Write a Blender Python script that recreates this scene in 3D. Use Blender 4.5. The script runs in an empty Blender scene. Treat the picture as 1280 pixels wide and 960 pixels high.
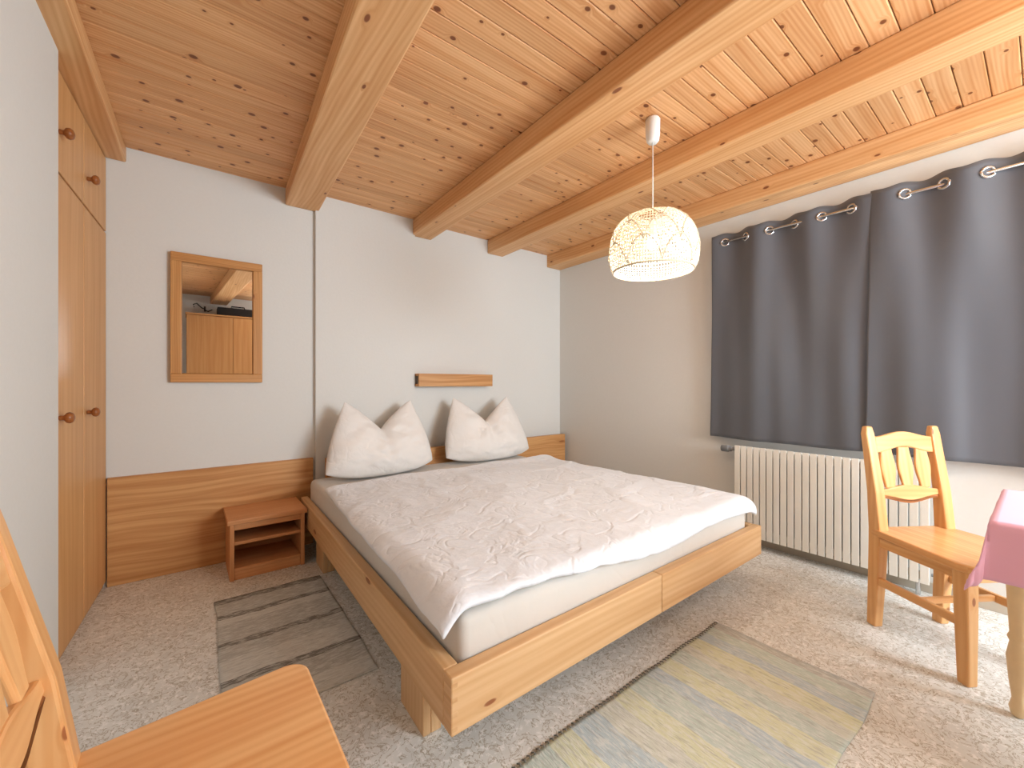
import bpy, bmesh, math, random
from mathutils import Vector, Matrix, noise
random.seed(7)
scene = bpy.context.scene
scene.view_settings.view_transform = 'Standard'
scene.view_settings.look = 'None'
scene.view_settings.exposure = 0.10

# ------------------------------------------------------------ materials
def lin(r, g, b):
    f = lambda c: (c/255/12.92) if c/255 <= 0.04045 else ((c/255+0.055)/1.055)**2.4
    return (f(r), f(g), f(b), 1)

class NT:
    def __init__(s, name):
        s.m = bpy.data.materials.new(name); s.m.use_nodes = True
        s.t = s.m.node_tree; s.t.nodes.clear()
        s.out = s.n('ShaderNodeOutputMaterial')
        s.b = s.n('ShaderNodeBsdfPrincipled')
        s.l(s.b.outputs[0], s.out.inputs[0])
    def n(s, k, **kw):
        nd = s.t.nodes.new(k)
        for a, v in kw.items(): setattr(nd, a, v)
        return nd
    def l(s, a, b): s.t.links.new(a, b)
    def put(s, sock, v):
        if hasattr(v, 'links') or isinstance(v, bpy.types.NodeSocket): s.l(v, sock)
        else: sock.default_value = v
    def math(s, op, a, b=None, c=None, clamp=False):
        nd = s.n('ShaderNodeMath', operation=op, use_clamp=clamp)
        s.put(nd.inputs[0], a)
        if b is not None: s.put(nd.inputs[1], b)
        if c is not None: s.put(nd.inputs[2], c)
        return nd.outputs[0]
    def comb(s, x, y, z):
        nd = s.n('ShaderNodeCombineXYZ')
        for i, v in enumerate((x, y, z)): s.put(nd.inputs[i], v)
        return nd.outputs[0]
    def noise(s, vec, scale=1, detail=2, rough=0.5):
        nd = s.n('ShaderNodeTexNoise'); s.l(vec, nd.inputs['Vector'])
        nd.inputs['Scale'].default_value = scale; nd.inputs['Detail'].default_value = detail
        nd.inputs['Roughness'].default_value = rough
        return nd.outputs['Fac']
    def mix(s, fac, a, b, mode='MIX'):
        nd = s.n('ShaderNodeMix', data_type='RGBA', blend_type=mode)
        s.put(nd.inputs[0], fac); s.put(nd.inputs[6], a); s.put(nd.inputs[7], b)
        return nd.outputs[2]
    def rng(s, v, a, b, c=0.0, d=1.0, smooth=True):
        nd = s.n('ShaderNodeMapRange'); nd.interpolation_type = 'SMOOTHSTEP' if smooth else 'LINEAR'
        s.put(nd.inputs[0], v)
        for i, q in enumerate((a, b, c, d)): nd.inputs[i+1].default_value = q
        return nd.outputs[0]
    def bump(s, h, strength=0.2, dist=0.01):
        nd = s.n('ShaderNodeBump'); nd.inputs['Strength'].default_value = strength
        nd.inputs['Distance'].default_value = dist
        s.l(h, nd.inputs['Height']); s.l(nd.outputs[0], s.b.inputs['Normal'])

def wood(name, c_light, c_dark, c_knot, ku=6, kv=10, gate=0.45, knot_r=0.09, grain=40, rough=0.45, tint=0.25, cath=0.5, band=0.30):
    t = NT(name)
    uv = t.n('ShaderNodeUVMap'); uv.uv_map = 'UVMap'
    sep = t.n('ShaderNodeSeparateXYZ'); t.l(uv.outputs[0], sep.inputs[0])
    u, v = sep.outputs[0], sep.outputs[1]
    at = t.n('ShaderNodeAttribute'); at.attribute_name = 'rnd'
    r = at.outputs['Fac']
    rz = t.math('MULTIPLY', r, 37.0)
    vor = t.n('ShaderNodeTexVoronoi'); vor.voronoi_dimensions = '2D'; vor.inputs['Scale'].default_value = 1
    t.l(t.comb(t.math('MULTIPLY', u, ku), t.math('MULTIPLY', v, kv), 0.0), vor.inputs['Vector'])
    sc = t.n('ShaderNodeSeparateColor'); t.l(vor.outputs['Color'], sc.inputs[0])
    g = t.math('GREATER_THAN', sc.outputs[0], gate)
    rad = t.math('MULTIPLY_ADD', sc.outputs[1], knot_r, knot_r*0.5)
    dn = t.math('DIVIDE', vor.outputs['Distance'], rad)
    kmask = t.math('MULTIPLY', t.rng(dn, 1.25, 0.75), g)
    halo = t.math('MULTIPLY', t.rng(dn, 3.2, 0.8), g)
    warp = t.noise(t.comb(t.math('MULTIPLY', u, 1.3), t.math('MULTIPLY', v, 5), rz), 1, 1)
    vv = t.math('ADD', v, t.math('MULTIPLY', halo, 0.018))
    vv = t.math('ADD', vv, t.math('MULTIPLY', warp, 0.05*cath*2))
    n1 = t.noise(t.comb(t.math('MULTIPLY', u, 1.0), t.math('MULTIPLY', vv, grain), rz), 1, 3, 0.55)
    n2 = t.noise(t.comb(t.math('MULTIPLY', u, 6.0), t.math('MULTIPLY', v, grain*6), rz), 1, 2, 0.6)
    s1 = t.math('SINE', t.math('MULTIPLY', vv, grain*10))
    s1 = t.math('MULTIPLY_ADD', s1, 0.5, 0.5)
    f = t.math('ADD', t.math('MULTIPLY', t.rng(n1, 0.3, 0.7), 0.85-band), t.math('MULTIPLY', s1, band))
    f = t.math('ADD', f, t.math('MULTIPLY', n2, 0.25), clamp=True)
    col = t.mix(f, c_light, c_dark)
    k = t.math('MULTIPLY_ADD', r, tint*2, 1-tint)
    tn = t.n('ShaderNodeCombineColor'); 
    t.l(k, tn.inputs[0]); t.l(t.math('POWER', k, 1.25), tn.inputs[1]); t.l(t.math('POWER', k, 1.5), tn.inputs[2])
    col = t.mix(1.0, col, tn.outputs[0], 'MULTIPLY')
    col = t.mix(t.math('MULTIPLY', halo, 0.4), col, c_dark)
    col = t.mix(t.math('MULTIPLY', kmask, 0.9), col, c_knot)
    t.l(col, t.b.inputs['Base Color'])
    t.b.inputs['Roughness'].default_value = rough
    t.b.inputs['Specular IOR Level'].default_value = 0.35
    t.bump(f, 0.08, 0.003)
    return t.m

def plain(name, col, rough=0.5, metal=0.0, nscale=30, namt=0.06, bump=0.0, **kw):
    t = NT(name)
    tc = t.n('ShaderNodeTexCoord')
    n = t.noise(tc.outputs['Object'], nscale, 3)
    dark = tuple(c*(1-namt*2) for c in col[:3])+(1,)
    t.l(t.mix(n, dark, col), t.b.inputs['Base Color'])
    t.b.inputs['Roughness'].default_value = rough
    t.b.inputs['Metallic'].default_value = metal
    if bump: t.bump(n, bump, 0.005)
    for k, v in kw.items(): t.b.inputs[k].default_value = v
    return t.m

M_ceil = wood('pine_ceiling', lin(236,190,140), lin(204,142,88), lin(108,52,24), ku=8, kv=10.5, gate=0.58, knot_r=0.085, grain=45, tint=0.09)
M_beam = wood('pine_beam', lin(238,194,142), lin(210,150,94), lin(124,64,34), ku=3.5, kv=8, gate=0.75, knot_r=0.07, grain=28, tint=0.05)
M_bed = wood('pine_bed', lin(226,188,142), lin(204,156,106), lin(140,78,44), ku=3, kv=9, gate=0.84, knot_r=0.09, grain=24, tint=0.05)
M_chair = wood('pine_chair', lin(240,192,134), lin(220,156,96), lin(150,84,42), ku=3.5, kv=8, gate=0.85, knot_r=0.08, grain=26, tint=0.05, rough=0.28)
M_oak = wood('oak_veneer', lin(220,170,114), lin(188,130,76), lin(150,92,48), ku=1.2, kv=5, gate=0.93, knot_r=.06, grain=38, tint=0.05, cath=1.0, band=.06)
M_robe = wood('wardrobe_veneer', lin(224,174,118), lin(208,152,96), lin(160,90,40), ku=1.5, kv=4, gate=0.99, grain=36, tint=0.05, cath=0.6, band=.12)
M_night = wood('nightstand_wood', lin(224,168,118), lin(202,138,88), lin(130,70,34), ku=4, kv=9, gate=0.9, grain=34, tint=0.06)
M_frame = wood('mirror_frame_wood', lin(216,162,100), lin(180,120,64), lin(120,60,28), gate=0.95, grain=60, tint=0.05)
M_knob = wood('turned_knob_wood', lin(176,110,60), lin(140,80,40), lin(100,50,24), gate=0.99, grain=60, tint=0.05, rough=.3)
M_dark = wood('bark_edge_wood', lin(200,132,72), lin(140,82,42), lin(90,44,20), gate=0.6, grain=26)
M_turn = plain('turned_leg_wood', lin(236,206,160), 0.4)
M_wall = plain('white_plaster', lin(226,225,221), 0.9, nscale=60, namt=0.02, bump=0.10)
M_white = plain('white_enamel', lin(242,239,230), 0.35, namt=0.01)
M_plastic = plain('white_plastic', lin(235,235,232), 0.35, namt=0.01)
M_metal = plain('brushed_metal', lin(200,200,200), 0.25, 1.0, namt=0.02)
M_grey = plain('valve_grey', lin(130,134,138), 0.4)
M_black = plain('black_fabric', lin(28,28,32), 0.7)
M_base = plain('baseboard_beige', lin(196,186,170), 0.6)
M_fringe = plain('grey_fringe', lin(140,142,138), 0.9)

def floor_mat():
    t = NT('speckled_vinyl_floor')
    tc = t.n('ShaderNodeTexCoord'); o = tc.outputs['Object']
    w = t.noise(o, 6, 3, 0.6)
    vn = t.n('ShaderNodeTexNoise'); t.l(o, vn.inputs['Vector']); vn.inputs['Scale'].default_value = 17; vn.inputs['Detail'].default_value = 4; vn.inputs['Roughness'].default_value = 0.62
    vn.inputs['Distortion'].default_value = 2.0
    ridge = t.math('ABSOLUTE', t.math('SUBTRACT', vn.outputs['Fac'], 0.5))
    lines = t.rng(ridge, 0.032, 0.004)
    n3 = t.noise(o, 48, 3, 0.7)
    col = t.mix(t.rng(w, 0.35, 0.65), lin(222,224,222), lin(234,236,234))
    col = t.mix(t.math('MULTIPLY', lines, 0.85), col, lin(166,156,138))
    col = t.mix(t.math('MULTIPLY', t.rng(n3, 0.55, 0.61), 0.8), col, lin(252,252,252))
    t.l(col, t.b.inputs['Base Color']); t.b.inputs['Roughness'].default_value = 0.45
    return t.m
M_floor = floor_mat()

def fabric(name, col, rough=0.9, weave=900, wr=0.0, transl=0.0, sheen=0.2, wsc=14):
    t = NT(name)
    tc = t.n('ShaderNodeTexCoord'); o = tc.outputs['Object']
    n = t.noise(o, weave, 2)
    n2 = t.noise(o, 5, 3)
    c2 = tuple(c*0.95 for c in col[:3])+(1,)
    t.l(t.mix(n2, c2, col), t.b.inputs['Base Color'])
    t.b.inputs['Roughness'].default_value = rough
    t.b.inputs['Sheen Weight'].default_value = sheen
    if wr:
        vn = t.n('ShaderNodeTexNoise'); t.l(o, vn.inputs['Vector']); vn.inputs['Scale'].default_value = wsc*.35; vn.inputs['Detail'].default_value = 3; vn.inputs['Distortion'].default_value = .6
        ridge = t.math('ABSOLUTE', t.math('SUBTRACT', vn.outputs['Fac'], 0.5))
        ridge = t.rng(ridge, 0.0, 0.06, smooth=False)
        n3 = t.noise(o, wsc, 3, 0.5)
        t.bump(t.math('ADD', t.math('ADD', t.math('MULTIPLY', n3, .8), t.math('MULTIPLY', ridge, .3)), t.math('MULTIPLY', n, 0.03)), wr, 0.02)
    if transl:
        tr = t.n('ShaderNodeBsdfTranslucent'); tr.inputs[0].default_value = col
        mx = t.n('ShaderNodeMixShader'); mx.inputs[0].default_value = transl
        t.l(t.b.outputs[0], mx.inputs[1]); t.l(tr.outputs[0], mx.inputs[2]); t.l(mx.outputs[0], t.out.inputs[0])
    return t.m
M_duvet = fabric('white_duvet_cotton', lin(233,236,242), wr=0.38, wsc=18)
M_pillow = fabric('cream_pillow_cotton', lin(238,234,230), wr=0.25)
M_matt = fabric('beige_fitted_sheet', lin(218,212,204), wr=0.08)
M_curt = fabric('grey_satin_curtain', lin(96,99,106), rough=0.45, transl=0.08, sheen=0.3)
M_pink = fabric('pink_tablecloth', lin(242,184,208), rough=0.75)

def rug_mat(name, stops, scale):
    t = NT(name)
    uv = t.n('ShaderNodeUVMap'); uv.uv_map = 'UVMap'
    sep = t.n('ShaderNodeSeparateXYZ'); t.l(uv.outputs[0], sep.inputs[0])
    w = t.noise(t.comb(t.math('MULTIPLY', sep.outputs[0], 60), t.math('MULTIPLY', sep.outputs[1], 8), 0.0), 1, 3)
    uu = t.math('ADD', sep.outputs[0], t.math('MULTIPLY_ADD', w, 0.04, -0.02))
    cr = t.n('ShaderNodeValToRGB'); cr.color_ramp.interpolation = 'CONSTANT'
    t.l(t.math('DIVIDE', uu, scale), cr.inputs[0])
    e = cr.color_ramp.elements
    e[0].position = 0; e[0].color = stops[0][1]
    e[1].position = stops[1][0]; e[1].color = stops[1][1]
    for p, c in stops[2:]:
        q = e.new(p); q.color = c
    n = t.noise(t.comb(t.math('MULTIPLY', sep.outputs[0], 120), t.math('MULTIPLY', sep.outputs[1], 20), 0.0), 1, 3, 0.7)
    col2 = t.mix(t.math('MULTIPLY', t.rng(n, 0.45, 0.6), .55), cr.outputs[0], lin(234,238,236))
    n4 = t.noise(t.comb(t.math('MULTIPLY', sep.outputs[0], 90), t.math('MULTIPLY', sep.outputs[1], 14), 7.0), 1, 2, 0.7)
    col2 = t.mix(t.math('MULTIPLY', t.rng(n4, 0.52, 0.66), .35), col2, lin(146,152,150))
    t.l(col2, t.b.inputs['Base Color']); t.b.inputs['Roughness'].default_value = 0.95
    t.bump(n, 0.8, 0.008)
    return t.m
gB, gD, gL, bg = lin(192,194,190), lin(128,126,120), lin(214,216,212), lin(212,218,208)
yl, sg, bl = lin(218,224,196), lin(198,214,208), lin(190,208,216)
M_rug1 = rug_mat('grey_rag_rug', [(0,gL),(0.10,gB),(0.22,gD),(0.26,gL),(0.40,gB),(0.50,gD),(0.54,gB),(0.70,gL),(0.76,gD),(0.80,gB),(0.93,gD)], 1.0)
M_rug2 = rug_mat('pastel_rag_rug', [(0,yl),(0.10,sg),(0.20,yl),(0.27,bl),(0.36,bg),(0.43,yl),(0.50,sg),(0.58,bl),(0.63,yl),(0.70,sg),(0.76,bg),(0.80,yl),(0.86,bl),(0.91,sg),(0.96,gB)], 1.35)

def mirror_mat():
    t = NT('mirror_glass')
    tc = t.n('ShaderNodeTexCoord'); n = t.noise(tc.outputs['Object'], 2, 1)
    t.l(t.mix(n, (0.86,0.88,0.88,1), (0.9,0.91,0.91,1)), t.b.inputs['Base Color'])
    t.b.inputs['Metallic'].default_value = 1; t.b.inputs['Roughness'].default_value = 0.01
    return t.m
M_mirror = mirror_mat()

def shade_mat():
    t = NT('woven_rattan_shade')
    uv = t.n('ShaderNodeUVMap'); uv.uv_map = 'UVMap'
    sep = t.n('ShaderNodeSeparateXYZ'); t.l(uv.outputs[0], sep.inputs[0])
    a = t.math('SINE', t.math('MULTIPLY', sep.outputs[0], 88*6.283))
    b = t.math('SINE', t.math('MULTIPLY', sep.outputs[1], 24*6.283))
    m = t.math('MAXIMUM', a, b)
    fac = t.rng(m, 0.2, 0.7, 0.0, 1.0)
    t.b.inputs['Base Color'].default_value = lin(236,228,212); t.b.inputs['Roughness'].default_value = 0.8
    tr = t.n('ShaderNodeBsdfTranslucent'); tr.inputs[0].default_value = lin(214,200,174)
    mx = t.n('ShaderNodeMixShader'); mx.inputs[0].default_value = 0.20
    t.l(t.b.outputs[0], mx.inputs[1]); t.l(tr.outputs[0], mx.inputs[2])
    tp = t.n('ShaderNodeBsdfTransparent')
    m2 = t.n('ShaderNodeMixShader'); t.l(fac, m2.inputs[0])
    t.l(tp.outputs[0], m2.inputs[1]); t.l(mx.outputs[0], m2.inputs[2]); t.l(m2.outputs[0], t.out.inputs[0])
    return t.m
M_shade = shade_mat()
M_cord = plain('cream_cane', lin(226,212,188), 0.7)
def emit(name, col, s):
    t = NT(name); t.b.inputs['Base Color'].default_value = col
    t.b.inputs['Emission Color'].default_value = col; t.b.inputs['Emission Strength'].default_value = s
    return t.m
M_bulb = emit('lit_bulb', (1,0.90,0.76,1), 16)
M_fill_glow = emit('fill_lamp_glow', (1,0.96,0.9,1), 2.0)  # glowing bowl of the added fill lamp
def glass_mat():
    t = NT('window_glass')
    tp = t.n('ShaderNodeBsdfTransparent'); gl = t.n('ShaderNodeBsdfGlossy'); gl.inputs['Roughness'].default_value = 0.02
    mx = t.n('ShaderNodeMixShader'); mx.inputs[0].default_value = 0.06
    t.l(tp.outputs[0], mx.inputs[1]); t.l(gl.outputs[0], mx.inputs[2]); t.l(mx.outputs[0], t.out.inputs[0])
    return t.m
M_glass = glass_mat()

# ------------------------------------------------------------ mesh builder
class B:
    def __init__(s, name, mats, loc=(0,0,0), rotz=0, bevel=0.0, bseg=2, smooth=False, parent=None):
        s.name, s.mats, s.loc, s.rotz, s.bevel, s.bseg, s.smooth, s.parent = name, mats, loc, rotz, bevel, bseg, smooth, parent
        s.bm = bmesh.new(); s.uv = s.bm.loops.layers.uv.new('UVMap'); s.rl = s.bm.faces.layers.float.new('rnd')
    def part(s, verts, faces, mat=0, g=0, M=None, rnd=None, smooth=None):
        M = M or Matrix.Identity(4)
        off = (random.uniform(0,50), random.uniform(0,50)); r = random.random() if rnd is None else rnd
        V = [Vector(v) for v in verts]
        bv = [s.bm.verts.new(M @ v) for v in V]
        for f in faces:
            try: fc = s.bm.faces.new([bv[i] for i in f])
            except ValueError: continue
            fc.material_index = mat; fc[s.rl] = r
            fc.smooth = s.smooth if smooth is None else smooth
            n = (V[f[1]]-V[f[0]]).cross(V[f[2]]-V[f[1]])
            if n.length < 1e-12 and len(f) > 3: n = (V[f[2]]-V[f[0]]).cross(V[f[3]]-V[f[0]])
            ax = max(range(3), key=lambda i: abs(n[i]))
            if ax == g: a, b = [i for i in range(3) if i != g]
            else: a, b = g, 3-g-ax
            for lp, i in zip(fc.loops, f):
                lp[s.uv].uv = (V[i][a]+off[0], V[i][b]+off[1]+(0.37*ax))
    def box(s, lo, hi, mat=0, g=None, M=None, rnd=None):
        x0,y0,z0 = lo; x1,y1,z1 = hi
        if g is None:
            d = (x1-x0, y1-y0, z1-z0); g = max(range(3), key=lambda i: d[i])
        v = [(x0,y0,z0),(x1,y0,z0),(x1,y1,z0),(x0,y1,z0),(x0,y0,z1),(x1,y0,z1),(x1,y1,z1),(x0,y1,z1)]
        s.part(v, [(0,3,2,1),(4,5,6,7),(0,1,5,4),(1,2,6,5),(2,3,7,6),(3,0,4,7)], mat, g, M, rnd)
    def prism(s, pts, a0, a1, plane='XZ', mat=0, g=0, M=None):
        n = len(pts)
        def P(p, a):
            return {'XZ': (p[0], a, p[1]), 'XY': (p[0], p[1], a), 'YZ': (a, p[0], p[1])}[plane]
        v = [P(p, a0) for p in pts]+[P(p, a1) for p in pts]
        f = [tuple(range(n)), tuple(range(2*n-1, n-1, -1))]
        f += [(i, i+n, (i+1)%n+n, (i+1)%n) for i in range(n)]
        s.part(v, f, mat, g, M)
    def loft(s, secs, mat=0, g=2, M=None):
        v = []; f = []
        for (cx, cy, z, wx, wy) in secs:
            v += [(cx-wx/2,cy-wy/2,z),(cx+wx/2,cy-wy/2,z),(cx+wx/2,cy+wy/2,z),(cx-wx/2,cy+wy/2,z)]
        for k in range(len(secs)-1):
            o = 4*k
            for i in range(4): f.append((o+i, o+(i+1)%4, o+4+(i+1)%4, o+4+i))
        f.append((3,2,1,0)); o = 4*(len(secs)-1); f.append((o,o+1,o+2,o+3))
        s.part(v, f, mat, g, M)
    def lathe(s, prof, c=(0,0,0), mat=0, seg=24, M=None, cap=True, smooth=True, uvwrap=False):
        v = []; f = []
        for (r, z) in prof:
            for i in range(seg):
                a = 2*math.pi*i/seg; v.append((c[0]+r*math.cos(a), c[1]+r*math.sin(a), c[2]+z))
        for k in range(len(prof)-1):
            for i in range(seg):
                j = (i+1)%seg; f.append((k*seg+i, k*seg+j, (k+1)*seg+j, (k+1)*seg+i))
        if cap:
            f.append(tuple(reversed(range(seg)))); f.append(tuple(range((len(prof)-1)*seg, len(prof)*seg)))
        n0 = len(s.bm.faces)
        s.part(v, f, mat, 2, M, smooth=smooth)
        if uvwrap:
            s.bm.faces.ensure_lookup_table()
            for q in range(n0, len(s.bm.faces)):
                fc = s.bm.faces[q]; k = (q-n0)//seg; i = (q-n0)%seg
                cs = [(i/seg, k/(len(prof)-1)), ((i+1)/seg, k/(len(prof)-1)), ((i+1)/seg, (k+1)/(len(prof)-1)), (i/seg, (k+1)/(len(prof)-1))]
                for lp, c2 in zip(fc.loops, cs): lp[s.uv].uv = c2
    def tube(s, pts, r, mat=0, seg=8, closed=False):
        P = [Vector(p) for p in pts]; n = len(P); v = []; f = []
        for i in range(n):
            a = P[(i-1)%n] if (closed or i > 0) else P[i]; b = P[(i+1)%n] if (closed or i < n-1) else P[i]
            t = (b-a).normalized(); up = Vector((0,0,1)) if abs(t.z) < 0.9 else Vector((1,0,0))
            x = t.cross(up).normalized(); y = t.cross(x)
            for k in range(seg):
                q = 2*math.pi*k/seg; v.append(tuple(P[i]+r*(math.cos(q)*x+math.sin(q)*y)))
        for i in range(n if closed else n-1):
            j = (i+1)%n
            for k in range(seg): f.append((i*seg+k, i*seg+(k+1)%seg, j*seg+(k+1)%seg, j*seg+k))
        if not closed:
            f.append(tuple(reversed(range(seg)))); f.append(tuple(range((n-1)*seg, n*seg)))
        s.part(v, f, mat, 0, smooth=True)
    def grid(s, fn, nu, nv, mat=0, smooth=True):
        v = []; f = []; uvs = []
        for j in range(nv+1):
            for i in range(nu+1):
                p, uv = fn(i/nu, j/nv); v.append(p); uvs.append(uv)
        bv = [s.bm.verts.new(p) for p in v]
        for j in range(nv):
            for i in range(nu):
                ids = (j*(nu+1)+i, j*(nu+1)+i+1, (j+1)*(nu+1)+i+1, (j+1)*(nu+1)+i)
                fc = s.bm.faces.new([bv[q] for q in ids]); fc.material_index = mat; fc.smooth = smooth
                for lp, q in zip(fc.loops, ids): lp[s.uv].uv = uvs[q]
    def done(s, xf=None, recalc=True, mods=()):
        if xf:
            for v in s.bm.verts: v.co = xf(v.co.copy())
        if recalc: bmesh.ops.recalc_face_normals(s.bm, faces=s.bm.faces)
        me = bpy.data.meshes.new(s.name); s.bm.to_mesh(me); s.bm.free()
        for m in s.mats: me.materials.append(m)
        ob = bpy.data.objects.new(s.name, me); scene.collection.objects.link(ob)
        ob.location = s.loc; ob.rotation_euler = (0,0,s.rotz)
        if s.bevel:
            b = ob.modifiers.new('bevel','BEVEL'); b.width = s.bevel; b.segments = s.bseg; b.limit_method = 'ANGLE'; b.angle_limit = math.radians(40)
        for (k, kw) in mods:
            md = ob.modifiers.new(k.lower(), k)
            for a, q in kw.items(): setattr(md, a, q)
        if s.parent: ob.parent = s.parent
        return ob

H = 2.46; YB = 3.2; XR = 3.14; YF = -1.5
# ------------------------------------------------------------ room shell
b = B('floor', [M_floor]); b.box((-1.1,YF-.1,-.1),(XR+.3,YB+.1,0)); b.done()
b = B('wall_back', [M_wall]); b.box((-1.1,YB,0),(XR+.3,YB+.12,H)); b.box((0.71,3.165,0),(1.46,YB+.01,H)); b.done()
b = B('wall_left', [M_wall]); b.prism([(-0.385,2.28),(-1.1,2.28),(-1.1,YF),(-0.50,YF)], 0, H, 'XY'); b.box((-1.2,YF,0),(-1.1,YB+.1,H)); b.done()
# right wall with window opening behind curtains
wy0, wy1, wz0, wz1 = -0.25, 1.30, 0.86, 2.04
b = B('wall_right', [M_wall]); X2 = XR+.3
b.box((XR,wy1,0),(X2,YB,H)); b.box((XR,YF,0),(X2,wy0,H)); b.box((XR,wy0,0),(X2,wy1,wz0)); b.box((XR,wy0,wz1),(X2,wy1,H)); b.done()
def window(name, axis, p, a0, a1, z0, z1, n=2):
    b = B(name, [M_white, M_glass], bevel=0.004)
    def bx(u0, u1, za, zb, d0, d1, m=0):
        if axis == 'X': b.box((p+d0,u0,za),(p+d1,u1,zb), m)
        else: b.box((u0,p+d0,za),(u1,p+d1,zb), m)
    w = .06
    bx(a0,a1,z0,z0+w,0,.06); bx(a0,a1,z1-w,z1,0,.06); bx(a0,a0+w,z0+w,z1-w,0,.06); bx(a1-w,a1,z0+w,z1-w,0,.06)
    mid = (a0+a1)/2; bx(mid-.05,mid+.05,z0+w,z1-w,0,.06)
    bx(a0+w,a1-w,z0+w,z1-w,.025,.03,1)
    return b.done()
window('window_1','X',XR+.16,wy0,wy1,wz0,wz1)
# front wall (behind the camera) with window opening
fx0, fx1, fz0, fz1 = 1.55, 3.0, 0.85, 2.15
b = B('wall_front', [M_wall])
b.box((-1.1,YF-.2,0),(fx0,YF,H)); b.box((fx1,YF-.2,0),(XR+.3,YF,H)); b.box((fx0,YF-.2,0),(fx1,YF,fz0)); b.box((fx0,YF-.2,fz1),(fx1,YF,H)); b.done()
window('window_2','Y',YF-.14,fx0,fx1,fz0,fz1)

b = B('ceiling', [M_ceil], bevel=0.0055, bseg=1)
y = YF; 
while y < YB:
    w = 0.092
    b.box((-1.1,y+.0012,H),(XR+.02,min(y+w-.0012,YB),H+.02), g=0, rnd=random.random()); y += w
b.box((-1.2,YF-.2,H+.03),(XR+.3,YB+.12,H+.1)); b.done()

def cbeam(name, x0, x1, slope, zb, y0=YF, y1=3.2):
    b = B(name, [M_beam], bevel=0.008)
    off = slope*(y1-y0)
    v = [(x0-off,y0,zb),(x1-off,y0,zb),(x1,y1,zb),(x0,y1,zb),(x0-off,y0,H),(x1-off,y0,H),(x1,y1,H),(x0,y1,H)]
    b.part(v, [(0,3,2,1),(4,5,6,7),(0,1,5,4),(1,2,6,5),(2,3,7,6),(3,0,4,7)], 0, 1, rnd=random.uniform(.4,.7)); b.done()
cbeam('ceiling_beam', .525, .735, .055, 2.345)
cbeam('ceiling_beam', 1.445, 1.62, .030, 2.335)
cbeam('ceiling_beam', 2.20, 2.375, .025, 2.335)
cbeam('ceiling_beam', 2.95, 3.14, .0, 2.335)
cbeam('ceiling_beam', -.42, -.276, .03, 2.372)

b = B('baseboard_right', [M_base], bevel=.003); b.box((XR-.012,YF,0),(XR,3.1,.06)); b.done()

# wood wall panel
b = B('wall_panel_oak', [M_oak], bevel=.002); b.box((-.352,3.172,0),(.695,YB,.60), g=0, rnd=.4); b.done()

# ------------------------------------------------------------ wardrobe
def knob(b, x, y, z, mat):
    M = Matrix.Translation((x,y,z)) @ Matrix.Rotation(math.radians(90),4,'Y')
    b.lathe([(.010,0),(.009,.014),(.020,.022),(.023,.032),(.017,.042),(.005,.046)], mat=mat, M=M, seg=18)
b = B('wardrobe', [M_robe, M_knob], loc=(-.358,3.2,0), rotz=-math.radians(3.3), bevel=.003)
b.box((-.56,-.90,0),(-.022,-.035,2.37), g=2, rnd=.35)
ys = [(-.44,-.006),(-.885,-.448)]
for (y0,y1) in ys:
    b.box((-.02,y0,.03),(0,y1,1.953), g=2, rnd=.5); b.box((-.02,y0,1.963),(0,y1,2.365), g=2, rnd=.6)
b.box((-.02,-.885,0),(-.012,-.006,.03), g=1)
knob(b,0,-.39,.985,1); knob(b,0,-.80,.985,1); knob(b,0,-.39,2.10,1); knob(b,0,-.80,2.12,1)
b.done()

# ------------------------------------------------------------ mirror
b = B('wall_mirror', [M_frame, M_mirror], bevel=.005)
x0,x1,z0,z1 = -.083,.385,1.13,1.905; fw=.052
b.box((x0,3.165,z1-fw),(x1,3.198,z1)); b.box((x0,3.165,z0),(x1,3.198,z0+fw))
b.box((x0,3.163,z0+fw),(x0+fw,3.198,z1-fw)); b.box((x1-fw,3.163,z0+fw),(x1,3.198,z1-fw))
b.box((x0+fw,3.183,z0+fw),(x1-fw,3.190,z1-fw), 1)
b.done()

# wall shelf above the bed
b = B('wall_shelf', [M_oak], bevel=.003)
b.box((1.465,3.10,1.10),(2.19,3.118,1.205), rnd=.3); b.box((1.465,3.118,1.185),(2.19,3.2,1.205)); b.box((1.465,3.118,1.10),(2.19,3.2,1.12)); b.done()

# ------------------------------------------------------------ bed
def shear(c):
    k = max(0,min(1,1-(c.x-.534)/1.9)); c.x += .03*(c.y-.94)*k; return c
b = B('double_bed', [M_bed, M_oak], bevel=.004)
zt, zb = .36, .208
b.box((.534,.985,zb),(.579,3.08,zt), rnd=.45); b.box((2.385,.985,zb),(2.43,3.08,zt), rnd=.5)
b.box((.534,.94,zb),(1.4885,.985,zt), rnd=.6); b.box((1.4905,.94,zb),(2.43,.985,zt), rnd=.35)
for k in range(4):   # finger joints
    z = zb+.008+k*.038
    b.box((.5335,.9395,z),(.556,.987,z+.019), g=1, rnd=.1)
b.box((.70,3.08,.18),(3.10,3.125,.60), 1, rnd=.5)
b.box((.60,3.081,.12),(2.43,3.1,zb+.1))
for (lx, ly) in [(.578,1.21),(2.30,1.21),(.578,2.62),(2.30,2.62)]:
    b.box((lx,ly,0),(lx+.028,ly+.19,zb), g=2); b.box((lx+.028,ly,0),(lx+.065,ly+.03,zb+.02), g=2)
b.box((.579,1.6,zb),(2.385,1.66,zb+.02)); b.box((.579,2.4,zb),(2.385,2.46,zb+.02)); b.box((.579,1.2,zb),(2.385,1.26,zb+.02))
b.box((.58,.986,zb+.02),(2.384,3.079,zb+.04))
bed = b.done(xf=shear)
b = B('mattress', [M_matt], bevel=.035, bseg=4, smooth=True, parent=bed); b.box((.588,.992,zb+.042),(2.378,3.07,.475)); b.done(xf=shear)

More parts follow.
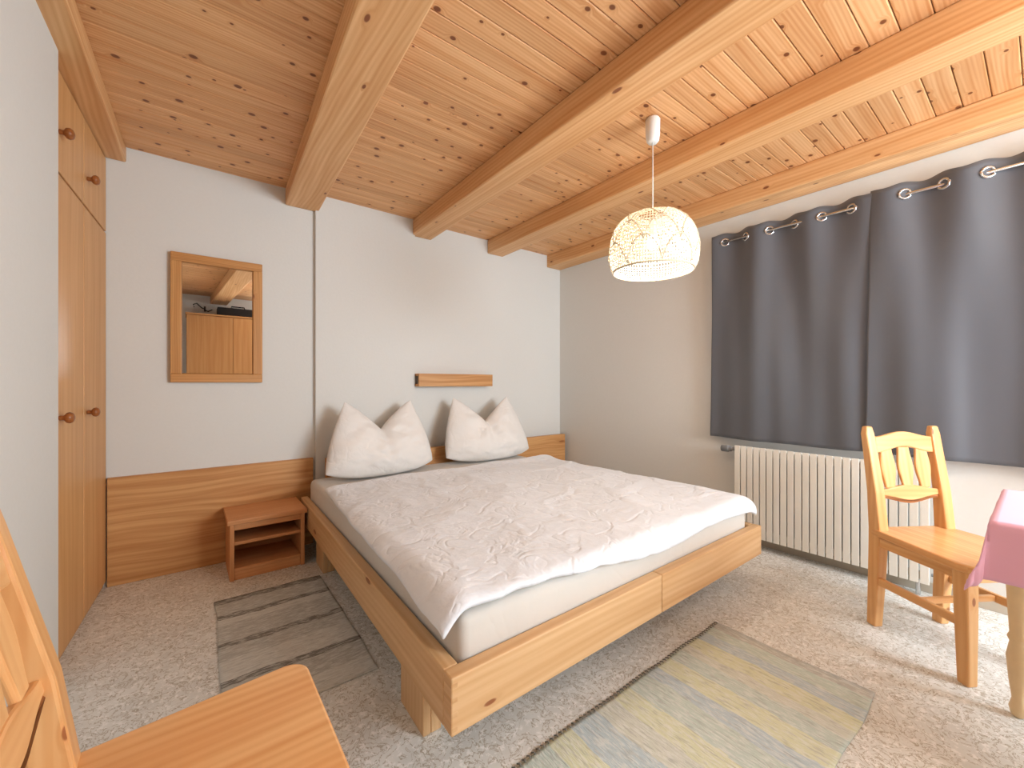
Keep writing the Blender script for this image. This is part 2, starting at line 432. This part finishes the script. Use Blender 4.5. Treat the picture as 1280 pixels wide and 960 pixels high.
# duvet
L0, R0, YR, YFr = .635, 2.385, 2.56, .985
def ridged(p): return 1-abs(noise.noise(p))*2.2
def duv(u, v):
    xa = L0-.095*v-.01
    yedge = YR-YFr
    q = v*(yedge+.065-.05*max(0,1-u*1.2))
    wob = .03*noise.noise(Vector((u*5,0,3.1)))
    q *= 1+ .02*noise.noise(Vector((u*3,0,9)))
    X = xa + u*(R0+.015-xa) + .012*noise.noise(Vector((v*6,u*1.3,5)))
    n = noise.noise(Vector((X*3.2, q*2.4, 1.7)))
    rid = max(0,ridged(Vector((X*1.6+q*.9, q*1.9-X*.8, 8.8)))-.45)
    rd2 = max(0,ridged(Vector((X*2.8-q*1.9, q*3.0+X*1.4, 3.8)))-.6)
    rd3 = max(0,ridged(Vector((X*7-q*2, q*5.0+X*1.4, 13.8)))-.6)
    top = .505 + .010*n + .014*rid**1.5 + .014*rd2**1.5 + .006*rd3*(.5+.5*noise.noise(Vector((X*2,q*2,4)))) + .018*math.sin(math.pi*u)*math.sin(math.pi*min(1,v*1.02))
    top += .012*math.exp(-((v-.0)/.05)**2)
    R = .045
    t = q-(yedge-R*.6)
    if t <= 0: Y = YR-q; Z = top
    else:
        a = min(t/R, math.pi/2); Y = YR-(yedge-R*.6)-R*math.sin(a); Z = top-R*(1-math.cos(a))-max(0,t-R*math.pi/2)
        Y += .012*noise.noise(Vector((X*9,0,2)))
    e = max(0, 1-u/.045); Z -= (.018+.035*v*v)*e*e
    e = max(0, 1-(1-u)/.045); Z -= .03*e*e
    return (X, Y+ (wob*(1-v)), Z), (u, v)
b = B('duvet', [M_duvet]); b.grid(duv, 150, 140)
b.done(recalc=False, mods=[('SOLIDIFY', dict(thickness=.024, offset=-.2)), ('SUBSURF', dict(levels=1, render_levels=1))])

# pillows
def pillow(name, loc, rotz, w, h, seed):
    b = B(name, [M_pillow], loc=loc, rotz=rotz)
    N = 48
    lean = math.radians(-14)
    for side in (-1, 1):
        def fn(u, v):
            s, t = u*2-1, v*2-1
            up = (t+1)/2
            ws = w/2*(1.0+.04*math.sin(up*math.pi)-.36*up**1.3)
            X = s*ws + .02*math.sin(seed)*up
            Z = h*up
            Z -= (.36+.04*math.sin(seed*2))*h*max(0,1-abs(s))**1.25*up**1.8
            Z += .06*abs(s)**3*(1-up)**3
            T = .14*(max(0,1-s*s)**.6)*(max(0,1-t*t)**.5)*(1.25-.6*up)
            T *= 1-.45*math.exp(-(s/.12)**2)*up**1.2
            nn = noise.fractal(Vector((s*1.6+seed, t*1.6, side*2.0)), 1.0, 2, 3)
            T *= 1+.22*nn
            ang = math.atan2(s, 1.1-t)
            T += .010*math.sin(ang*11+seed+2*nn)*(1-s*s)*(1-t*t)
            Y = side*T + .02*math.sin(s*2+seed)*up
            y2 = Y*math.cos(lean) - Z*math.sin(lean); z2 = Z*math.cos(lean)
            return (X, y2, z2), (u, v)
        b.grid(fn, N, N)
    bmesh.ops.remove_doubles(b.bm, verts=b.bm.verts, dist=.0008)
    return b.done(mods=[('SUBSURF', dict(levels=1, render_levels=1))])
pillow('pillow', (1.09,2.86,.476), math.radians(4), .80, .54, 1.0)
pillow('pillow', (2.02,2.88,.476), math.radians(-2), .84, .55, 4.2)

# ------------------------------------------------------------ nightstand
b = B('nightstand', [M_night], bevel=.003)
x0,x1,y0,y1 = .185,.572,2.83,3.165
b.box((x0-.012,y0-.012,.322),(x1+.012,y1,.348), g=0); b.box((x0,y0,0),(x0+.022,y1,.322), g=2); b.box((x1-.022,y0,0),(x1,y1,.322), g=2)
b.box((x0+.022,y1-.01,.02),(x1-.022,y1,.322), g=0); b.box((x0+.022,y0+.006,.20),(x1-.022,y1-.01,.218), g=0)
b.box((x0+.022,y0+.006,.05),(x1-.022,y1-.01,.068), g=0); b.box((x0+.022,y0+.01,0),(x1-.022,y0+.028,.05), g=0)
b.box((x0+.022,y0+.004,.285),(x1-.022,y0+.02,.322), g=0)
b.done()

# ------------------------------------------------------------ rugs
def rug(name, mat, lo, hi, axis, fringe=False, rot=0):
    cx, cy = (lo[0]+hi[0])/2, (lo[1]+hi[1])/2; w, d = hi[0]-lo[0], hi[1]-lo[1]
    b = B(name, [mat, M_fringe], loc=(cx,cy,.001), rotz=rot)
    def fn(u, v):
        x, y = -w/2+u*w, -d/2+v*d
        wob = .008*noise.noise(Vector((x*5+3,y*5,1)))
        z = .006+.003*noise.noise(Vector((x*6,y*6,4)))
        return (x+wob, y+wob, z), ((u*w, v*d) if axis == 0 else (v*d, u*w))
    b.grid(fn, 50, 40)
    if fringe:
        n = 70
        for i in range(n):
            x = -w/2+(i+.5)/n*w; y = d/2+.001+.008*noise.noise(Vector((x*5+3,d/2*5,1)))
            b.tube([(x,y-.006,.008),(x+.003,y+.002,.007),(x-.004,y+.008,.005)], .0024, 1, 5)
    return b.done(recalc=False, mods=[('SOLIDIFY', dict(thickness=.005, offset=-1))])
rug('grey_rag_rug', M_rug1, (.10,1.62), (.60,2.61), 1, rot=math.radians(-1))
rug('pastel_rag_rug', M_rug2, (.60,.375), (1.95,.945), 0, fringe=True)

# ------------------------------------------------------------ chairs
def chair(name, loc, rotz, lean=.055):
    b = B(name, [M_chair, M_dark], loc=(loc[0],loc[1],0), rotz=rotz, bevel=.006)
    L = lean
    for sx in (-1,1):
        x = sx*.165
        b.loft([(x,-.205,0,.040,.044),(x,-.192,.25,.046,.052),(x,-.185,.45,.048,.058),(x,-.203-.3*(L-.055),.62,.048,.046),(x,-.185-L,.80,.046,.036),(x*1.01,-.203-L*1.0-.3*(L-.055),.885,.044,.032),(x*1.01,-.207-L-.4*(L-.055),.920,.030,.026)])
        fx = sx*.183
        b.loft([(fx,.182,0,.040,.040),(fx,.178,.25,.048,.048),(fx,.175,.425,.052,.052)])
        b.box((sx*.174-.011,-.17,.20),(sx*.174+.011,.16,.235), g=1)
        b.box((sx*.174-.011,-.17,.375),(sx*.174+.011,.16,.42), g=1)
    b.box((-.165,.165,.375),(.165,.187,.42), g=0); b.box((-.155,-.195,.375),(.155,-.175,.42), g=0)
    b.box((-.165,-.011,.205),(.165,.011,.23), g=0)
    pts = []
    def corner(cx, cy, r, a0):
        for k in range(7):
            a = math.radians(a0+15*k); pts.append((cx+r*math.cos(a), cy+r*math.sin(a)))
    corner(.180,.175,.045,0); corner(-.180,.175,.045,90); corner(-.170,-.190,.02,180); corner(.170,-.190,.02,270)
    b.prism(pts, .423, .453, 'XY', g=1)
    th = math.atan2(L*.95,.27)
    M = Matrix.Translation((0,-.202-.2*(L-.055),.60)) @ Matrix.Rotation(th,4,'X')
    w = .145
    def curve(f0, f1, n=24, x0=-w, x1=w):
        xs = [x0+(x1-x0)*i/n for i in range(n+1)]
        return [(x,f0(x)) for x in xs]+[(x,f1(x)) for x in reversed(xs)]
    b.prism(curve(lambda x: -.010-.012*math.cos(x/w*math.pi), lambda x: .040+.010*math.cos(x/w*math.pi)), -.011,.011,'XZ', 0, 0, M)
    b.prism(curve(lambda x: -.022-.012*math.cos(x/w*math.pi), lambda x: -.0102-.012*math.cos(x/w*math.pi)), -.010,.010,'XZ', 1, 0, M)
    b.prism(curve(lambda x: .212+.014*math.cos(x/w*math.pi), lambda x: .285+.012*math.cos(x/w*math.pi)), -.012,.012,'XZ', 0, 0, M)
    for cx in (-.088,0,.088):
        n = 14; Lp = []; R = []
        for i in range(n+1):
            t = i/n; z = .035+t*.19; hw = .024+.012*math.sin(math.pi*t)**2+.004*t
            Lp.append((cx-hw,z)); R.append((cx+hw,z))
        b.prism(Lp+R[::-1], -.007,.007,'XZ', 0, 2, M)
    return b.done()
ang = math.atan2(.56,-.83)
fx_, fy_ = -.56,-.83
cxr = 2.515+.165*.83+.19*fx_; cyr = .480+.165*(-.56)+.19*fy_
chair('wooden_chair', (cxr,cyr), ang, .040)
chair('wooden_chair', (.004,.885), math.radians(-90), .056)

# ------------------------------------------------------------ table with cloth
tb = B('dining_table', [M_turn], bevel=.003)
tx0,tx1,ty0,ty1 = 1.73,2.28,-.80,.09
tb.box((tx0,ty0,.715),(tx1,ty1,.74), g=1)
tb.box((tx0+.09,ty0+.09,.63),(tx1-.10,ty1-.04,.715), g=1)
for (lx,ly) in [(2.205,.058),(tx0+.09,ty1-.16),(tx1-.10,ty0+.08),(tx0+.09,ty0+.08)]:
    M = Matrix.Translation((lx,ly,0))
    tb.lathe([(.012,0),(.018,.01),(.022,.03),(.015,.06),(.022,.12),(.028,.20),(.020,.25),(.026,.265),(.020,.28),(.024,.36),(.028,.45),(.020,.52),(.028,.54),(.028,.70)], M=M, seg=20)
table = tb.done()
def cloth():
    b = B('tablecloth', [M_pink])
    cx, cy = (tx0+tx1)/2, (ty0+ty1)/2; hw, hd = (tx1-tx0)/2+.006, (ty1-ty0)/2+.006; drop = .16
    def fn(u, v):
        a, c = (u*2-1)*(hw+drop), (v*2-1)*(hd+drop)
        ex, ey = max(0,abs(a)-hw), max(0,abs(c)-hd)
        sx, sy = math.copysign(1,a), math.copysign(1,c)
        x = sx*min(abs(a),hw); y = sy*min(abs(c),hd); z = .7445
        dd = max(ex,ey) if min(ex,ey)==0 else max(ex,ey)+.25*min(ex,ey)
        z -= dd*.98
        fx = .016*math.sin(c*26)*(ex/drop) ; fy = .016*math.sin(a*26)*(ey/drop)
        both = ex>0 and ey>0
        x += sx*(ex*.06 + (abs(fx)+fx)/2) + (sx*ey*.12 if both else 0)
        y += sy*(ey*.06 + (abs(fy)+fy)/2) + (sy*ex*.12 if both else 0)
        return (cx+x, cy+y, z+.001), (u,v)
    b.grid(fn, 70, 90)
    return b.done(recalc=False, mods=[('SOLIDIFY', dict(thickness=.002, offset=1))])
cloth()

# ------------------------------------------------------------ radiator
b = B('radiator', [M_white, M_grey, M_metal], bevel=.006)
ry0, ry1, rz0, rz1 = .37, 1.35, .075, .69
n = 24; st = (ry1-ry0)/n
for i in range(n):
    ya = ry0+i*st
    b.box((3.030,ya+.003,rz0),(3.040,ya+st-.003,rz1))
    b.box((3.040,ya+.009,rz0+.01),(3.095,ya+st-.009,rz1-.01))
b.box((3.042,ry0+.004,rz0+.02),(3.052,ry1-.004,rz0+.06)); b.box((3.042,ry0+.004,rz1-.06),(3.052,ry1-.004,rz1-.02))
b.box((3.095,ry0+.2,.5),(3.127,ry0+.23,.53)); b.box((3.095,ry1-.2,.5),(3.127,ry1-.17,.53))
Mv = Matrix.Translation((3.07,ry1,.655)) @ Matrix.Rotation(math.radians(-90),4,'X')
b.lathe([(.010,-.01),(.010,.03),(.018,.035),(.018,.05),(.024,.055),(.024,.10),(.020,.105)], M=Mv, mat=1, seg=16)
b.tube([(3.07,ry1+.04,.655),(3.10,ry1+.04,.655),(3.128,ry1+.04,.655)], .010, 2)
b.tube([(3.07,ry0+.05,.10),(3.07,ry0+.05,.0)], .010, 2); b.tube([(3.07,ry0-.0,.12),(3.07,ry0-.06,.12),(3.07,ry0-.06,0)], .009, 1)
b.done()

# ------------------------------------------------------------ curtains
XC = 3.062; RZ = 2.145
def curtain(name, ya, yb, rings, seed, dx0=0):
    b = B(name, [M_curt, M_metal])
    sp = rings[1]-rings[0]
    def xoff(y, z):
        up = max(0,min(1,(z-1.2)/1.0))**1.5
        a = .026*up*math.sin(math.pi*(y-rings[0])/sp)
        lo = (1-up*.85)*(.020*noise.noise(Vector((y*4.5+seed, z*.4, seed)))*2 + .009*math.sin(y*math.pi/sp*.5+seed+z*.5)+ .003*math.sin(y*38+seed))
        return a+lo+dx0
    def fn(u, v):
        y = ya+(yb-ya)*u; z = .73+v*(2.205-.73)
        y2 = y + .015*noise.noise(Vector((u*2,z*1.5,seed)))*(1-v) + (.03*(1-v)*(1 if u > .5 else 0)*((u-.5)*2)**4)
        z += (.010*noise.noise(Vector((y*3,seed,0))) if v < .5 else .010*math.cos(2*math.pi*(y-rings[0])/sp)*.6*(v-.5)*2)
        return (XC+xoff(y,z), y2, z), (u,v)
    b.grid(fn, 110, 60)
    for r in rings:
        dx = (xoff(r+.004,RZ)-xoff(r-.004,RZ))/.008
        t = Vector((dx,1,0)).normalized(); nrm = Vector((-t.y,t.x,0)); up = Vector((0,0,1))
        c = Vector((XC+xoff(r,RZ), r, RZ))
        pts = [c+nrm*.002+(t*math.cos(q)+up*math.sin(q))*.024 for q in [2*math.pi*k/24 for k in range(24)]]
        b.tube(pts, .0065, 1, 8, closed=True)
    return b.done(recalc=False, mods=[('SOLIDIFY', dict(thickness=.0015, offset=0))])
c1 = [0.70+.146*i for i in range(6)]
curtain('curtain', .590, 1.515, c1, 2.0, .006)
c2 = [-.27+.148*i for i in range(6)]
curtain('curtain', -.36, .612, c2, 6.0, -.008)
b = B('curtain_rod', [M_metal]); b.tube([(XC,-.42,RZ),(XC,.6,RZ),(XC,1.50,RZ)], .009, 0, 12)
b.tube([(XC,-.40,RZ),(XC+.04,-.40,RZ),(XR,-.40,RZ)], .007); b.tube([(XC,1.495,RZ),(XC+.04,1.495,RZ),(XR,1.495,RZ)], .007); b.done()

# ------------------------------------------------------------ pendant lamp
px, py = 1.85, 1.22
lamp = B('pendant_lamp', [M_plastic, M_cord], loc=(px,py,0))
lamp.lathe([(.022,2.335),(.030,2.345),(.034,2.37),(.036,2.45),(.030,2.4595)], seg=24)
lamp.tube([(0,0,2.34),(0,0,2.2),(0,0,1.95)], .0028, 0, 8)
lamp.lathe([(.020,1.862),(.022,1.875),(.022,1.91),(.012,1.94),(.006,1.95)], seg=20)
prof = [(.070,1.972),(.105,1.968),(.140,1.954),(.170,1.928),(.192,1.895),(.207,1.855),(.214,1.81),(.216,1.765),(.214,1.735),(.208,1.710),(.200,1.695),(.195,1.688)]
def rad(z):
    for (r0,z0),(r1,z1) in zip(prof, prof[1:]):
        if z1 <= z <= z0: return r0+(r1-r0)*(z0-z)/(z0-z1)
    return prof[-1][0] if z < prof[-1][1] else prof[0][0]
def ring(z, r, tr=.003): lamp.tube([(r*math.cos(q),r*math.sin(q),z) for q in [2*math.pi*k/48 for k in range(48)]], tr, 1, 6, closed=True)
ring(1.688,.195,.0045); ring(1.972,.070,.004)
n = 8
for k in range(n):   # scalloped arches
    a0 = 2*math.pi*k/n
    for (zb_, zt_, sh) in [(1.692,1.81,0),(1.79,1.90,.5),(1.885,1.958,0)]:
        pts = []
        for i in range(17):
            t = i/16; a = a0+(t+sh)*2*math.pi/n
            z = zb_+(zt_-zb_)*math.sin(math.pi*t)**.7
            r = rad(z)+.002; pts.append((r*math.cos(a), r*math.sin(a), z))
        lamp.tube(pts, .0026, 1, 6)
for k in range(3):
    a = 2*math.pi*k/3; lamp.tube([(0,0,1.948),(.035*math.cos(a),.035*math.sin(a),1.962),(.07*math.cos(a),.07*math.sin(a),1.972)], .002, 0, 6)
lampo = lamp.done()
b = B('woven_shade', [M_shade], parent=lampo); b.lathe(prof, cap=False, seg=64, uvwrap=True); b.done(recalc=False)
b = B('bulb', [M_bulb], parent=lampo); b.lathe([(.004,1.796),(.020,1.802),(.031,1.820),(.032,1.836),(.022,1.858),(.013,1.868)], seg=20); b.done()

# ------------------------------------------------------------ furniture behind the camera, seen in the mirror
b = B('linen_cupboard', [M_robe, M_chair], bevel=.003)
b.box((-.02,YF+.01,0),(1.06,YF+.5,2.10), g=2, rnd=.5); b.box((-.015,YF+.5,.06),(.518,YF+.52,2.09), g=2, rnd=.4); b.box((.522,YF+.5,.06),(1.055,YF+.52,2.09), g=2, rnd=.6)
b.box((-.03,YF+.01,2.10),(1.07,YF+.53,2.12), g=0); b.done()
b = B('travel_bag', [M_black], bevel=.03, bseg=3); b.box((.34,YF+.15,2.12),(.95,YF+.42,2.25)); b.tube([(.5,YF+.28,2.24),(.52,YF+.28,2.29),(.68,YF+.28,2.29),(.7,YF+.28,2.24)], .01); b.done()
b = B('wrought_coat_hook', [M_black]); b.box((.19,YF+.001,2.22),(.21,YF+.008,2.30))
b.tube([(.20,YF+.006,2.28),(.20,YF+.06,2.25),(.16,YF+.10,2.26),(.10,YF+.11,2.32),(.06,YF+.10,2.30),(.07,YF+.09,2.26)], .008)
b.tube([(.20,YF+.006,2.24),(.24,YF+.06,2.22),(.29,YF+.08,2.25)], .008); b.done()
# added fill lamp out of view, shaped like a flush ceiling fixture
clx, cly = 1.55, -.55
b = B('added_fill_lamp', [M_plastic, M_fill_glow], loc=(clx,cly,0))
b.lathe([(.15,2.42),(.16,2.43),(.16,2.4595)], seg=32); b.lathe([(.01,2.365),(.07,2.37),(.12,2.385),(.145,2.41),(.15,2.42)], mat=1, seg=32); b.done()

# ------------------------------------------------------------ lights
def area(name, loc, rot, sx, sy, e, col):
    l = bpy.data.lights.new(name,'AREA'); l.shape='RECTANGLE'; l.size=sx; l.size_y=sy; l.energy=e; l.color=col
    o = bpy.data.objects.new(name,l); scene.collection.objects.link(o); o.location=loc; o.rotation_euler=rot; return o
area('daylight_window_2', ((fx0+fx1)/2, YF-.05, (fz0+fz1)/2), (math.radians(90),0,math.radians(12)), 1.3, 1.15, 94, (.82,.93,1))
area('daylight_window_1', (XR+.14, (wy0+wy1)/2, (wz0+wz1)/2), (0,math.radians(90),0), 1.0, 1.4, 25, (.9,.95,1))
l = bpy.data.lights.new('pendant_bulb_light','POINT'); l.energy = 7; l.color = (1,.84,.66); l.shadow_soft_size = .04
o = bpy.data.objects.new('pendant_bulb_light', l); scene.collection.objects.link(o); o.location = (px,py,1.75)
l = bpy.data.lights.new('added_fill_light','POINT'); l.energy = 16; l.color = (.90,.97,1); l.shadow_soft_size = .13  # added fill light behind the camera, no known source
o = bpy.data.objects.new('added_fill_light', l); scene.collection.objects.link(o); o.location = (clx,cly,2.2)

w = bpy.data.worlds.new('World'); scene.world = w; w.use_nodes = True
bgn = w.node_tree.nodes['Background']; bgn.inputs[0].default_value = (.75,.87,1,1); bgn.inputs[1].default_value = 1.5

cam = bpy.data.cameras.new('Camera'); cam.sensor_width = 36; cam.lens = 36*520/1280; cam.clip_start = .02
co = bpy.data.objects.new('Camera', cam); scene.collection.objects.link(co)
co.location = (0,0,1.12); co.rotation_euler = (math.radians(90),0,math.radians(-37.9))
scene.camera = co
